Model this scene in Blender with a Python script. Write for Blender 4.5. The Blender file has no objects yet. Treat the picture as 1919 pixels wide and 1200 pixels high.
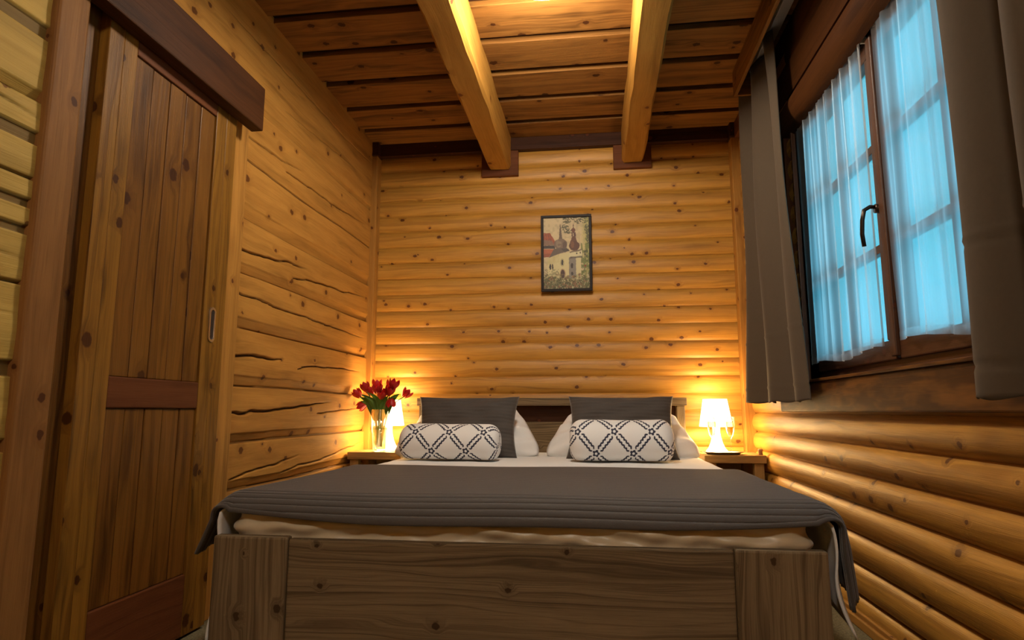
import bpy, bmesh, math, random
import numpy as np
from mathutils import Vector, Matrix
random.seed(7); rng = np.random.RandomState(11)
PI = math.pi
S = bpy.context.scene; C = S.collection

# ------------------------------------------------------------------ camera
cd = bpy.data.cameras.new('camera'); cam = bpy.data.objects.new('camera', cd); C.objects.link(cam)
cd.sensor_width = 36; cd.lens = 36*1185/1919; cd.clip_start = .05
R_ = Vector((.9916691, .1288116, 0)); U_ = Vector((.0182920, -.1408230, .9898658)); B_ = Vector((.1275062, -.9816193, -.1420061))
cam.matrix_world = Matrix(((R_.x, U_.x, B_.x, 0), (R_.y, U_.y, B_.y, 0), (R_.z, U_.z, B_.z, .80), (0, 0, 0, 1)))
S.camera = cam
# ------------------------------------------------------------------ colour management, exposure
S.view_settings.view_transform = 'Standard'; S.view_settings.look = 'None'
S.view_settings.gamma = 1; S.view_settings.exposure = 1.0; S.cycles.transparent_max_bounces = 24; S.view_settings.use_curve_mapping = False
# ------------------------------------------------------------------ world: blue dusk outside the window
w = bpy.data.worlds.new('dusk'); S.world = w; w.use_nodes = True
wn = w.node_tree.nodes; wl = w.node_tree.links; wn.clear()
tc = wn.new('ShaderNodeTexCoord'); sp = wn.new('ShaderNodeSeparateXYZ'); cr = wn.new('ShaderNodeValToRGB')
bg = wn.new('ShaderNodeBackground'); wo = wn.new('ShaderNodeOutputWorld')
wl.new(tc.outputs['Generated'], sp.inputs[0]); wl.new(sp.outputs['Z'], cr.inputs[0])
cr.color_ramp.elements[0].position = 0.0; cr.color_ramp.elements[0].color = (.09, .46, .66, 1)
cr.color_ramp.elements[1].position = .72; cr.color_ramp.elements[1].color = (1.1, 1.7, 2.1, 1)
e = cr.color_ramp.elements.new(.22); e.color = (.012, .33, .47, 1)
e = cr.color_ramp.elements.new(.56); e.color = (.008, .26, .38, 1)
wl.new(cr.outputs[0], bg.inputs[0]); bg.inputs[1].default_value = 1.35; wl.new(bg.outputs[0], wo.inputs[0])

# lamp powers used by the lamp builders further down
BED_W = 9.5; CEIL_W = 27.0; REAR_FILL_W = 33.0
WARM = (1.0, .62, .24); CEILC = (1.0, .88, .73)

# ------------------------------------------------------------------ helpers
def s2l(r, g, b):
    f = lambda c: c/12.92 if c <= .04045 else ((c+.055)/1.055)**2.4
    return (f(r/255), f(g/255), f(b/255))
def tag(o, label=None, cat=None, group=None, kind=None):
    if label: o['label'] = label
    if cat: o['category'] = cat
    if group: o['group'] = group
    if kind: o['kind'] = kind
    return o
def empty(name, loc=(0, 0, 0), rz=0):
    o = bpy.data.objects.new(name, None); C.objects.link(o); o.location = loc; o.rotation_euler = (0, 0, rz)
    o.empty_display_size = .05; return o
class MB:
    """collects shapes with uv in metres along/across the grain"""
    def __init__(s): s.v = []; s.f = []; s.uv = []; s.mi = []
    def quad(s, idx, uvs, mi=0): s.f.append(tuple(idx)); s.uv.extend(uvs); s.mi.append(mi)
    def box(s, x, y, z, along='x', mi=0):
        b = len(s.v); ou, ov = random.uniform(0, 40), random.uniform(0, 40)
        x0, x1 = min(x), max(x); y0, y1 = min(y), max(y); z0, z1 = min(z), max(z)
        P = [(x0,y0,z0),(x1,y0,z0),(x1,y1,z0),(x0,y1,z0),(x0,y0,z1),(x1,y0,z1),(x1,y1,z1),(x0,y1,z1)]
        s.v += P; a = 'xyz'.index(along); o1, o2 = [i for i in (0, 1, 2) if i != a]
        for q, ax in (((0,3,2,1),2),((4,5,6,7),2),((0,1,5,4),1),((2,3,7,6),1),((1,2,6,5),0),((3,0,4,7),0)):
            uv = []
            for i in q:
                p = P[i]
                if ax == a: uv.append((ou+p[o1]*.1, ov+p[o2]))
                elif ax == o1: uv.append((ou+p[a], ov+p[o2]+.0))
                else: uv.append((ou+p[a], ov+p[o1]+.37))
            s.quad([b+i for i in q], uv, mi)
        return s
    def grid(s, fn, nu, nv, closeu=False, uvf=None, mi=0, flip=False):
        b = len(s.v); ou, ov = (0, 0) if uvf else (random.uniform(0, 40), random.uniform(0, 40))
        nuu = nu if closeu else nu+1
        for j in range(nv+1):
            for i in range(nuu):
                s.v.append(tuple(fn(i/nu, j/nv)))
        for j in range(nv):
            for i in range(nu):
                i2 = (i+1) % nuu
                q = [b+j*nuu+i, b+j*nuu+i2, b+(j+1)*nuu+i2, b+(j+1)*nuu+i]
                c = [(i/nu, j/nv), ((i+1)/nu, j/nv), ((i+1)/nu, (j+1)/nv), (i/nu, (j+1)/nv)]
                c = [uvf(*k) for k in c] if uvf else [(ou+k[0], ov+k[1]) for k in c]
                if flip: q.reverse(); c.reverse()
                s.quad(q, c, mi)
        return s
    def lathe(s, prof, cx=0, cy=0, n=28, mi=0):
        m = len(prof)-1
        def fn(u, v):
            k = min(int(round(v*m)), m); r, z = prof[k]; a = 2*PI*u
            return (cx+r*math.cos(a), cy+r*math.sin(a), z)
        return s.grid(fn, n, m, closeu=True, mi=mi)
    def tube(s, pts, r, n=8, mi=0, cap=True):
        pts = [Vector(p) for p in pts]; m = len(pts)-1; fr = []
        ref = Vector((0, 0, 1))
        d0 = (pts[1]-pts[0]).normalized()
        if abs(d0.z) > .9: ref = Vector((1, 0, 0))
        nrm = (ref-d0*ref.dot(d0)).normalized()
        for i in range(m+1):
            d = (pts[min(i+1, m)]-pts[max(i-1, 0)]).normalized()
            nrm = (nrm-d*nrm.dot(d)).normalized(); fr.append((nrm.copy(), d.cross(nrm)))
        rr = r if callable(r) else (lambda t: r)
        def fn(u, v):
            k = min(int(round(v*m)), m); a = 2*PI*u; q = rr(k/m)
            return pts[k]+(fr[k][0]*math.cos(a)+fr[k][1]*math.sin(a))*q
        b = len(s.v); s.grid(fn, n, m, closeu=True, mi=mi)
        if cap:
            s.quad([b+i for i in range(n)][::-1], [(0, 0)]*n, mi)
            s.quad([b+m*n+i for i in range(n)], [(0, 0)]*n, mi)
        return s
    def build(s, name, mat, parent=None, smooth=False, bevel=0, angle=None, solid=0):
        me = bpy.data.meshes.new(name); me.from_pydata(s.v, [], s.f)
        uvl = me.uv_layers.new(name='UVMap'); flat = np.array(s.uv, dtype=np.float32).ravel()
        uvl.data.foreach_set('uv', flat)
        mats = mat if isinstance(mat, (list, tuple)) else [mat]
        for m in mats: me.materials.append(m)
        if len(mats) > 1: me.polygons.foreach_set('material_index', s.mi)
        if smooth or angle: me.polygons.foreach_set('use_smooth', [True]*len(s.f))
        if angle: me.set_sharp_from_angle(angle=math.radians(angle))
        me.update()
        o = bpy.data.objects.new(name, me); C.objects.link(o)
        if parent: o.parent = parent
        if solid:
            md = o.modifiers.new('thickness', 'SOLIDIFY'); md.thickness = solid; md.offset = 0
        if bevel:
            md = o.modifiers.new('bevel', 'BEVEL'); md.width = bevel; md.segments = 2; md.limit_method = 'ANGLE'; md.angle_limit = math.radians(50)
            md.harden_normals = False
        return o
def col_attr(o, arr):
    """arr: (nverts,3) linear colours of a print or a painting"""
    a = o.data.color_attributes.new('print', 'FLOAT_COLOR', 'POINT')
    c = np.ones((len(o.data.vertices), 4), dtype=np.float32); c[:, :3] = arr
    a.data.foreach_set('color', c.ravel())
def copy_tree(o, parent=None):
    c = o.copy(); C.objects.link(c); c.parent = parent
    for ch in list(o.children): copy_tree(ch, c)
    return c
def vnoise(x, y, seed=0):
    """smooth value noise, numpy arrays"""
    r = np.random.RandomState(seed); T = r.rand(64, 64)
    xi = np.floor(x).astype(int); yi = np.floor(y).astype(int); fx = x-xi; fy = y-yi
    fx = fx*fx*(3-2*fx); fy = fy*fy*(3-2*fy)
    g = lambda a, b: T[a % 64, b % 64]
    return (g(xi, yi)*(1-fx)+g(xi+1, yi)*fx)*(1-fy)+(g(xi, yi+1)*(1-fx)+g(xi+1, yi+1)*fx)*fy

# ------------------------------------------------------------------ materials
class NT:
    def __init__(s, name):
        s.m = bpy.data.materials.new(name); s.m.use_nodes = True; s.n = s.m.node_tree.nodes; s.l = s.m.node_tree.links
        s.n.clear(); s.out = s.n.new('ShaderNodeOutputMaterial')
    def node(s, t, **k):
        q = s.n.new('ShaderNode'+t)
        for a, b in k.items(): setattr(q, a, b)
        return q
    def put(s, sock, v):
        if hasattr(v, 'is_output') or isinstance(v, bpy.types.NodeSocket): s.l.new(v, sock)
        else:
            if isinstance(v, (tuple, list)) and len(v) == 3 and sock.type == 'RGBA': v = (*v, 1)
            sock.default_value = v
    def math(s, op, a, b=0.0, c=None, clamp=False):
        q = s.node('Math', operation=op, use_clamp=clamp); s.put(q.inputs[0], a); s.put(q.inputs[1], b)
        if c is not None: s.put(q.inputs[2], c)
        return q.outputs[0]
    def mix(s, f, a, b, mode='MIX'):
        q = s.node('MixRGB', blend_type=mode); s.put(q.inputs[0], f); s.put(q.inputs[1], a); s.put(q.inputs[2], b); return q.outputs[0]
    def comb(s, x, y, z=0.0):
        q = s.node('CombineXYZ'); s.put(q.inputs[0], x); s.put(q.inputs[1], y); s.put(q.inputs[2], z); return q.outputs[0]
    def noise(s, vec, scale=5, detail=2, rough=.5):
        q = s.node('TexNoise'); s.put(q.inputs['Vector'], vec); q.inputs['Scale'].default_value = scale
        q.inputs['Detail'].default_value = detail; q.inputs['Roughness'].default_value = rough; return q.outputs[0]
    def sm(s, v, a, b, c=0., d=1.):
        q = s.node('MapRange', interpolation_type='SMOOTHSTEP'); s.put(q.inputs[0], v)
        for i, k in enumerate((a, b, c, d)): s.put(q.inputs[1+i], k)
        return q.outputs[0]
    def bsdf(s, **k):
        q = s.node('BsdfPrincipled')
        for a, b in k.items(): s.put(q.inputs[a.replace('_', ' ')], b)
        return q
    def bump(s, h, strength=.3, dist=.01):
        q = s.node('Bump'); q.inputs['Strength'].default_value = strength; q.inputs['Distance'].default_value = dist
        s.put(q.inputs['Height'], h); return q.outputs[0]
def wood(name, base, dark, knot=(.10, .025, .008), rough=.42, ks=9.0, kr=.13, ring=.5, blotch=.35, kprob=.45, bump=.35, streak=.9, coat=0.0, freq=42, spec=.12, uf=.35):
    t = NT(name); uv = t.node('UVMap'); uv.uv_map = 'UVMap'
    sx = t.node('SeparateXYZ'); t.l.new(uv.outputs[0], sx.inputs[0]); u, v = sx.outputs[0], sx.outputs[1]
    # knots
    vo = t.node('TexVoronoi', voronoi_dimensions='2D', feature='F1'); vo.inputs['Scale'].default_value = 1
    vu = t.math('MULTIPLY', u, ks*.8); vv = t.math('MULTIPLY', v, ks)
    wob = t.noise(t.comb(u, v), 60, 1); vv2 = t.math('MULTIPLY_ADD', wob, .12, vv)
    t.l.new(t.comb(vu, vv2), vo.inputs['Vector']); d = vo.outputs['Distance']
    cs = t.node('SeparateColor'); t.l.new(vo.outputs['Color'], cs.inputs[0])
    has = t.math('LESS_THAN', cs.outputs[0], kprob)
    rad = t.math('MULTIPLY_ADD', cs.outputs[1], kr*.7, kr*.45)
    rel = t.math('DIVIDE', d, rad)
    km = t.math('MULTIPLY', t.sm(rel, 1.05, .75), has)
    halo = t.math('MULTIPLY', t.sm(rel, 3.2, .9), has)
    # grain
    w1 = t.noise(t.comb(t.math('MULTIPLY', u, .9), t.math('MULTIPLY', v, 7)), 1.6, 2)
    vg = t.math('MULTIPLY_ADD', w1, .10, v); vg = t.math('MULTIPLY_ADD', halo, .022, vg)
    rings = t.noise(t.comb(t.math('MULTIPLY', u, uf), t.math('MULTIPLY', vg, freq)), 1, 3, .6)
    rings = t.sm(rings, .40, .66)
    fine = t.noise(t.comb(t.math('MULTIPLY', u, 6), t.math('MULTIPLY', v, 420)), 1, 2, .6)
    tone = t.noise(t.comb(t.math('MULTIPLY', u, 1.1), t.math('MULTIPLY', vg, 9)), 1.3, 3, .65)
    c = t.mix(t.math('MULTIPLY', rings, ring), base, dark)
    c = t.mix(t.math('MULTIPLY', t.sm(fine, .45, .75), streak*.5), c, dark)
    c = t.mix(t.math('MULTIPLY', t.sm(tone, .5, .72), min(1, blotch*1.6)), c, tuple(x*.55 for x in dark))
    lite = tuple(min(1, x*1.25) for x in base)
    c = t.mix(t.math('MULTIPLY', t.sm(tone, .48, .25), .5), c, lite)
    c = t.mix(t.math('MULTIPLY', halo, .35), c, dark)
    c = t.mix(t.math('MULTIPLY', km, .88), c, knot)
    h = t.math('ADD', t.math('MULTIPLY', rings, .5), fine)
    b = t.bsdf(Base_Color=c, Roughness=t.math('MULTIPLY_ADD', fine, .15, rough), Normal=t.bump(h, bump, .002), Coat_Weight=coat, Coat_Roughness=.25, Specular_IOR_Level=spec)
    t.l.new(b.outputs[0], t.out.inputs[0]); return t.m
def plain(name, col, rough=.5, metal=0., nscale=0, namp=.15, bump=0, trans=0, **k):
    t = NT(name); c = col
    if nscale:
        tc = t.node('TexCoord'); nz = t.noise(tc.outputs['Object'], nscale, 3)
        c = t.mix(t.math('MULTIPLY', nz, namp*2), col, tuple(x*.45 for x in col))
    b = t.bsdf(Base_Color=c, Roughness=rough, Metallic=metal, **k)
    if bump and nscale: t.l.new(t.bump(nz, bump, .002), b.inputs['Normal'])
    sh = b.outputs[0]
    if trans:
        tr = t.node('BsdfTranslucent'); t.put(tr.inputs[0], tuple(col)); mx = t.node('MixShader'); mx.inputs[0].default_value = trans
        t.l.new(sh, mx.inputs[1]); t.l.new(tr.outputs[0], mx.inputs[2]); sh = mx.outputs[0]
    t.l.new(sh, t.out.inputs[0]); return t.m

M = {}
M['log'] = wood('log_pine', (.52, .262, .042), (.27, .110, .015), knot=(.075, .016, .004), rough=.36, ring=.55, blotch=.25, ks=8.5, kr=.10, kprob=.48, spec=.4)
M['logr'] = wood('log_pine_wide_grain', (.49, .248, .038), (.20, .076, .010), knot=(.075, .018, .004), rough=.38, ring=.62, blotch=.28, ks=8.0, kr=.12, kprob=.45, spec=.4, freq=30)
M['hewn'] = wood('hewn_pine', (.47, .232, .048), (.25, .098, .016), knot=(.10, .03, .008), rough=.5, ring=.35, blotch=.28, ks=6.0, kr=.09, kprob=.5, freq=22)
M['yellow'] = wood('yellow_pine', (.46, .31, .075), (.33, .20, .04), knot=(.14, .055, .015), rough=.5, ring=.4, blotch=.2, ks=5, kr=.07, kprob=.4, freq=26)
M['beam'] = wood('beam_pine', (.40, .205, .040), (.23, .098, .016), rough=.5, ring=.4, blotch=.25, ks=5, kr=.08, kprob=.4, freq=26)
M['ceil'] = wood('ceiling_stain', (.25, .112, .025), (.095, .035, .008), knot=(.035, .009, .003), rough=.5, ring=.55, blotch=.5, ks=5.5, kr=.10, kprob=.5)
M['gap'] = wood('dark_recess_stain', (.05, .018, .008), (.03, .01, .005), rough=.6)
M['door'] = wood('door_stain', (.18, .076, .012), (.065, .022, .004), knot=(.035, .009, .003), rough=.38, ring=.5, blotch=.45, ks=6, kr=.11, kprob=.45, coat=.1)
M['stile'] = wood('door_stile_stain', (.24, .112, .015), (.080, .028, .005), knot=(.04, .010, .003), rough=.38, ring=.55, blotch=.55, ks=7, kr=.13, kprob=.5, coat=.1)
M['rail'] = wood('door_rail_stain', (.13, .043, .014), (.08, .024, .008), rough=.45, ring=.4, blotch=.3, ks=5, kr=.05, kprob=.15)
M['valance'] = wood('valance_stain', (.066, .022, .005), (.030, .009, .002), rough=.5, ring=.35, blotch=.4, ks=5, kr=.05, kprob=.2)
M['post'] = wood('post_stain', (.24, .112, .032), (.13, .052, .013), knot=(.055, .016, .006), rough=.48, ring=.4, blotch=.25, ks=8, kr=.09, kprob=.5)
M['crown'] = wood('crown_stain', (.05, .017, .006), (.025, .008, .003), rough=.4, ring=.4, blotch=.4, kprob=.3)
M['jamb'] = wood('jamb_pine', (.42, .205, .042), (.24, .095, .018), rough=.45, ring=.4, ks=8, kr=.09)
M['wframe'] = wood('window_stain', (.085, .032, .012), (.04, .014, .006), rough=.35, ring=.4, blotch=.3, kprob=.2, spec=.4)
M['sill'] = wood('sill_board_stain', (.055, .019, .005), (.17, .066, .012), rough=.45, ring=1.0, blotch=.3, kprob=.05, freq=16, uf=3.2, spec=.1, streak=.3)
M['bed'] = wood('oiled_larch', (.215, .155, .088), (.075, .050, .026), knot=(.04, .020, .009), rough=.55, ring=.85, blotch=.2, ks=7, kr=.07, kprob=.4, freq=95)
M['night'] = wood('nightstand_larch', (.30, .18, .06), (.19, .10, .032), rough=.45, ring=.5, ks=8, kr=.08, kprob=.2, freq=60)
M['white'] = plain('white_percale', (.86, .86, .85), .85, nscale=6, namp=.03, trans=.1)
M['cream'] = plain('cream_satin', (.55, .47, .33), .38, nscale=3, namp=.06, Sheen_Weight=.3)
M['curtain'] = plain('taupe_drape', (.085, .062, .040), .85, nscale=90, namp=.1, bump=.15, Sheen_Weight=.08, Specular_IOR_Level=.2)
M['chrome'] = plain('brushed_steel', (.55, .52, .5), .3, 1)
M['black'] = plain('black_recess', (.012, .01, .01), .5)
M['blackframe'] = plain('black_wood_frame', (.010, .005, .004), .5, nscale=30, namp=.2, Specular_IOR_Level=.2)
M['bronze'] = plain('dark_bronze', (.05, .035, .028), .28, .8)
M['plastic'] = plain('cream_plastic', (.7, .62, .5), .4)
M['green'] = plain('tulip_green', (.17, .33, .05), .5, nscale=20, namp=.25, trans=.35)
M['red'] = plain('tulip_red', (.58, .016, .016), .45, nscale=30, namp=.2, trans=.25)
M['whiterail'] = plain('white_track', (.5, .5, .5), .4)
M['silver'] = plain('silver_tray', (.6, .58, .55), .22, 1)
M['cork'] = plain('cork', (.30, .15, .06), .8, nscale=40, namp=.3)

def quilt(name, col):
    t = NT(name); tc = t.node('TexCoord'); nz = t.noise(tc.outputs['Object'], 260, 2); n2 = t.noise(tc.outputs['Object'], 6, 2)
    c = t.mix(t.math('MULTIPLY', nz, .5), col, tuple(x*.55 for x in col)); c = t.mix(t.math('MULTIPLY', n2, .25), c, tuple(x*1.4 for x in col))
    b = t.bsdf(Base_Color=c, Roughness=.7, Specular_IOR_Level=.25, Normal=t.bump(nz, .35, .0015), Sheen_Weight=.25, Sheen_Roughness=.4)
    t.l.new(b.outputs[0], t.out.inputs[0]); return t.m
M['quilt'] = quilt('taupe_quilting', (.070, .060, .053))
def printed(name, rough=.8):
    t = NT(name); a = t.node('VertexColor'); a.layer_name = 'print'
    tc = t.node('TexCoord'); nz = t.noise(tc.outputs['Object'], 300, 2)
    b = t.bsdf(Base_Color=a.outputs[0], Roughness=rough, Normal=t.bump(nz, .25, .001)); t.l.new(b.outputs[0], t.out.inputs[0]); return t.m
M['print'] = printed('printed_cotton'); M['paint'] = printed('painted_canvas', .55)
def sheer():
    t = NT('sheer_voile'); uv = t.node('UVMap'); uv.uv_map = 'UVMap'
    sx = t.node('SeparateXYZ'); t.l.new(uv.outputs[0], sx.inputs[0])
    n = t.noise(t.comb(t.math('MULTIPLY', sx.outputs[0], 30), t.math('MULTIPLY', sx.outputs[1], .4)), 1, 2)
    lw = t.node('LayerWeight'); lw.inputs[0].default_value = .35
    tr = t.node('BsdfTransparent'); df = t.node('BsdfDiffuse'); tl = t.node('BsdfTranslucent')
    t.put(df.inputs[0], (.5, .5, .48)); t.put(tl.inputs[0], (.85, .92, .95))
    m1 = t.node('MixShader'); m1.inputs[0].default_value = .85; t.l.new(df.outputs[0], m1.inputs[1]); t.l.new(tl.outputs[0], m1.inputs[2])
    f = t.math('ADD', t.math('MULTIPLY_ADD', n, .34, .22), t.math('MULTIPLY', lw.outputs['Facing'], .5), clamp=True)
    m2 = t.node('MixShader'); t.l.new(f, m2.inputs[0]); t.l.new(tr.outputs[0], m2.inputs[1]); t.l.new(m1.outputs[0], m2.inputs[2])
    t.l.new(m2.outputs[0], t.out.inputs[0]); return t.m
M['sheer'] = sheer()
def glass(name, col=(1, 1, 1), extra=.02):
    t = NT(name); fr = t.node('Fresnel'); fr.inputs[0].default_value = 1.45
    tr = t.node('BsdfTransparent'); t.put(tr.inputs[0], col); gl = t.node('BsdfGlossy'); gl.inputs['Roughness'].default_value = .04
    mx = t.node('MixShader'); t.l.new(t.math('MULTIPLY_ADD', fr.outputs[0], .45, extra), mx.inputs[0]); t.l.new(tr.outputs[0], mx.inputs[1]); t.l.new(gl.outputs[0], mx.inputs[2])
    t.l.new(mx.outputs[0], t.out.inputs[0]); return t.m
M['pane'] = glass('window_glass'); M['glass'] = glass('clear_glass', (.93, .95, .93), .05)
M['water'] = glass('vase_water', (.78, .84, .62), .03); M['wine'] = glass('pale_sparkling_wine', (.95, .86, .60), .03)
def glow(name, col, strength, base=(.8, .7, .55)):
    t = NT(name); b = t.bsdf(Base_Color=base, Roughness=.5, Emission_Color=(*col, 1), Emission_Strength=strength); t.l.new(b.outputs[0], t.out.inputs[0]); return t.m
M['shade'] = glow('lit_shade', (1, .78, .46), 4.0); M['stem'] = glow('lit_translucent_plastic', (1, .84, .58), 1.5)
M['opal'] = glow('lit_opal_glass', (1, .93, .75), 9)
def carpet():
    t = NT('speckled_carpet'); tc = t.node('TexCoord'); a = t.noise(tc.outputs['Object'], 120, 3, .7); b_ = t.noise(tc.outputs['Object'], 380, 2, .7)
    c = t.mix(t.sm(a, .35, .65), (.085, .075, .035), (.26, .22, .12)); c = t.mix(t.sm(b_, .45, .7), c, (.14, .12, .06))
    b = t.bsdf(Base_Color=c, Roughness=.95, Normal=t.bump(b_, .8, .006)); t.l.new(b.outputs[0], t.out.inputs[0]); return t.m
M['carpet'] = carpet()

# ================================================================== THE SETTING
XL, XR, YB, YF, ZC = -1.55, 1.005, 4.26, -1.7, 2.71
def struct(o): o['kind'] = 'structure'; return o
struct(MB().box((XL-.1, XR+.15), (YF-.1, YB+.1), (-.12, 0), 'y').build('floor', M['carpet']))
# ceiling: stained boards with dark recessed gaps
cb = MB(); cb.box((XL-.1, XR+.15), (YF-.1, YB+.1), (ZC+.03, ZC+.1), 'x', 1)
gy = 2.702
ys = [gy+.3165*k for k in range(-15, 6)]
for k in range(len(ys)-1):
    y0 = ys[k]+.027; y1 = min(ys[k+1]-.027, YB)
    if y1 > y0: cb.box((XL-.02, XR+.02), (y0, y1), (ZC, ZC+.032), 'x', 0)
struct(cb.build('ceiling', [M['ceil'], M['gap']], bevel=.004))

def prof(t, b, p=.62): return b*(max(0, 1-(2*t-1)**2))**p
def logs(mb, axis, a0, a1, z0, z1, plane, sgn, bulge, start, pitch=.1145, seg=10, mi=0):
    k = math.floor((z0-start)/pitch)
    while start+k*pitch < z1-1e-4:
        zb = start+k*pitch; n = max(1, int(abs(a1-a0)/.6))
        R = np.random.RandomState((k*37+int(a0*10)*3+(axis == 'x')*500) % 9999); ou, ov = R.rand()*40, R.rand()*40
        lo, hi = max(zb, z0), min(zb+pitch, z1)
        def fn(u, v):
            z = lo+(hi-lo)*v; d = plane+sgn*prof((z-zb)/pitch, bulge); a = a0+(a1-a0)*u
            return (a, d, z) if axis == 'x' else (d, a, z)
        mb.grid(fn, n, seg, uvf=lambda u, v: (ou+(a1-a0)*u, ov+(hi-lo)*v*1.08), flip=(axis != 'x') ^ (sgn > 0), mi=mi)
        k += 1
wb = MB(); logs(wb, 'x', XL-.02, XR+.02, 0, 2.62, YB, -1, .016, .914)
wb.box((XL-.1, XR+.15), (YB, YB+.1), (0, ZC+.03), 'x')
struct(wb.build('wall_back', M['log'], smooth=True, angle=35))

# right wall with the window opening
WY0, WY1, WZ0, WZ1 = 1.50, 3.12, .93, 2.20
wr = MB(); rs = .900
logs(wr, 'y', YF, YB, 0, .80, XR, -1, .030, rs-8*.1145)
logs(wr, 'y', WY1, YB, .80, 2.60, XR, -1, .026, rs-8*.1145)
logs(wr, 'y', YF, WY0, .80, 2.60, XR, -1, .026, rs-8*.1145)
for (a, b, c, d) in ((YF, YB, 0, WZ0-.02), (YF, YB, WZ1, ZC+.03), (YF, WY0, WZ0-.02, WZ1), (WY1, YB, WZ0-.02, WZ1)):
    wr.box((XR, XR+.15), (a, b), (c, d), 'y')
struct(wr.build('wall_right', M['logr'], smooth=True, angle=35))
# rear wall behind the camera
wf = MB(); wf.box((XL-.1, XR+.15), (YF-.1, YF), (0, ZC+.03), 'x'); logs(wf, 'x', XL, XR, 0, 2.7, YF, 1, .02, .914, seg=5)
struct(wf.build('wall_front', M['log'], smooth=True, angle=35))

# left wall beyond the door: hewn planks, relief carved into one height field
CR = [([(2.548,1.514),(2.721,1.521),(2.915,1.541),(3.002,1.559),(3.055,1.555),(3.222,1.567)],10),
([(3.075,1.486),(3.228,1.508),(3.397,1.521),(3.601,1.536),(3.751,1.535),(3.828,1.553),(4.096,1.574)],9),
([(2.551,1.314),(2.733,1.314),(2.953,1.301),(3.205,1.305),(3.371,1.298),(3.661,1.294),(4.111,1.29)],8),
([(2.551,1.035),(2.679,1.049),(2.791,1.048),(2.912,1.048),(3.008,1.056)],15),
([(3.164,1.017),(3.314,1.042),(3.481,1.047),(3.746,1.058),(4.053,1.06)],9),
([(2.562,.791),(2.603,.795),(2.646,.786),(2.707,.79),(2.738,.798),(2.818,.795),(2.969,.805),(3.196,.82),(3.284,.826),(3.472,.842),(3.621,.851)],14),
([(3.422,.784),(3.611,.794),(3.909,.81),(4.134,.825)],6),
([(2.594,.509),(2.754,.527),(2.925,.542),(2.967,.536),(3.05,.552),(3.222,.569)],7),
([(3.056,.497),(3.228,.517),(3.421,.518),(3.714,.546),(3.896,.573),(3.986,.572),(4.04,.586),(4.155,.594)],7),
([(2.559,2.045),(2.744,2.05),(2.89,2.058),(3.127,2.09)],6),
([(2.937,2.016),(3.302,2.03),(3.588,2.036),(4.094,2.081)],8),
([(2.4,2.53),(2.957,2.529),(3.252,2.531),(3.4,2.529),(3.647,2.522),(4.104,2.548),(4.2,2.55)],6),
([(2.9,2.33),(3.3,2.355),(3.886,2.40)],3)]
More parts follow.
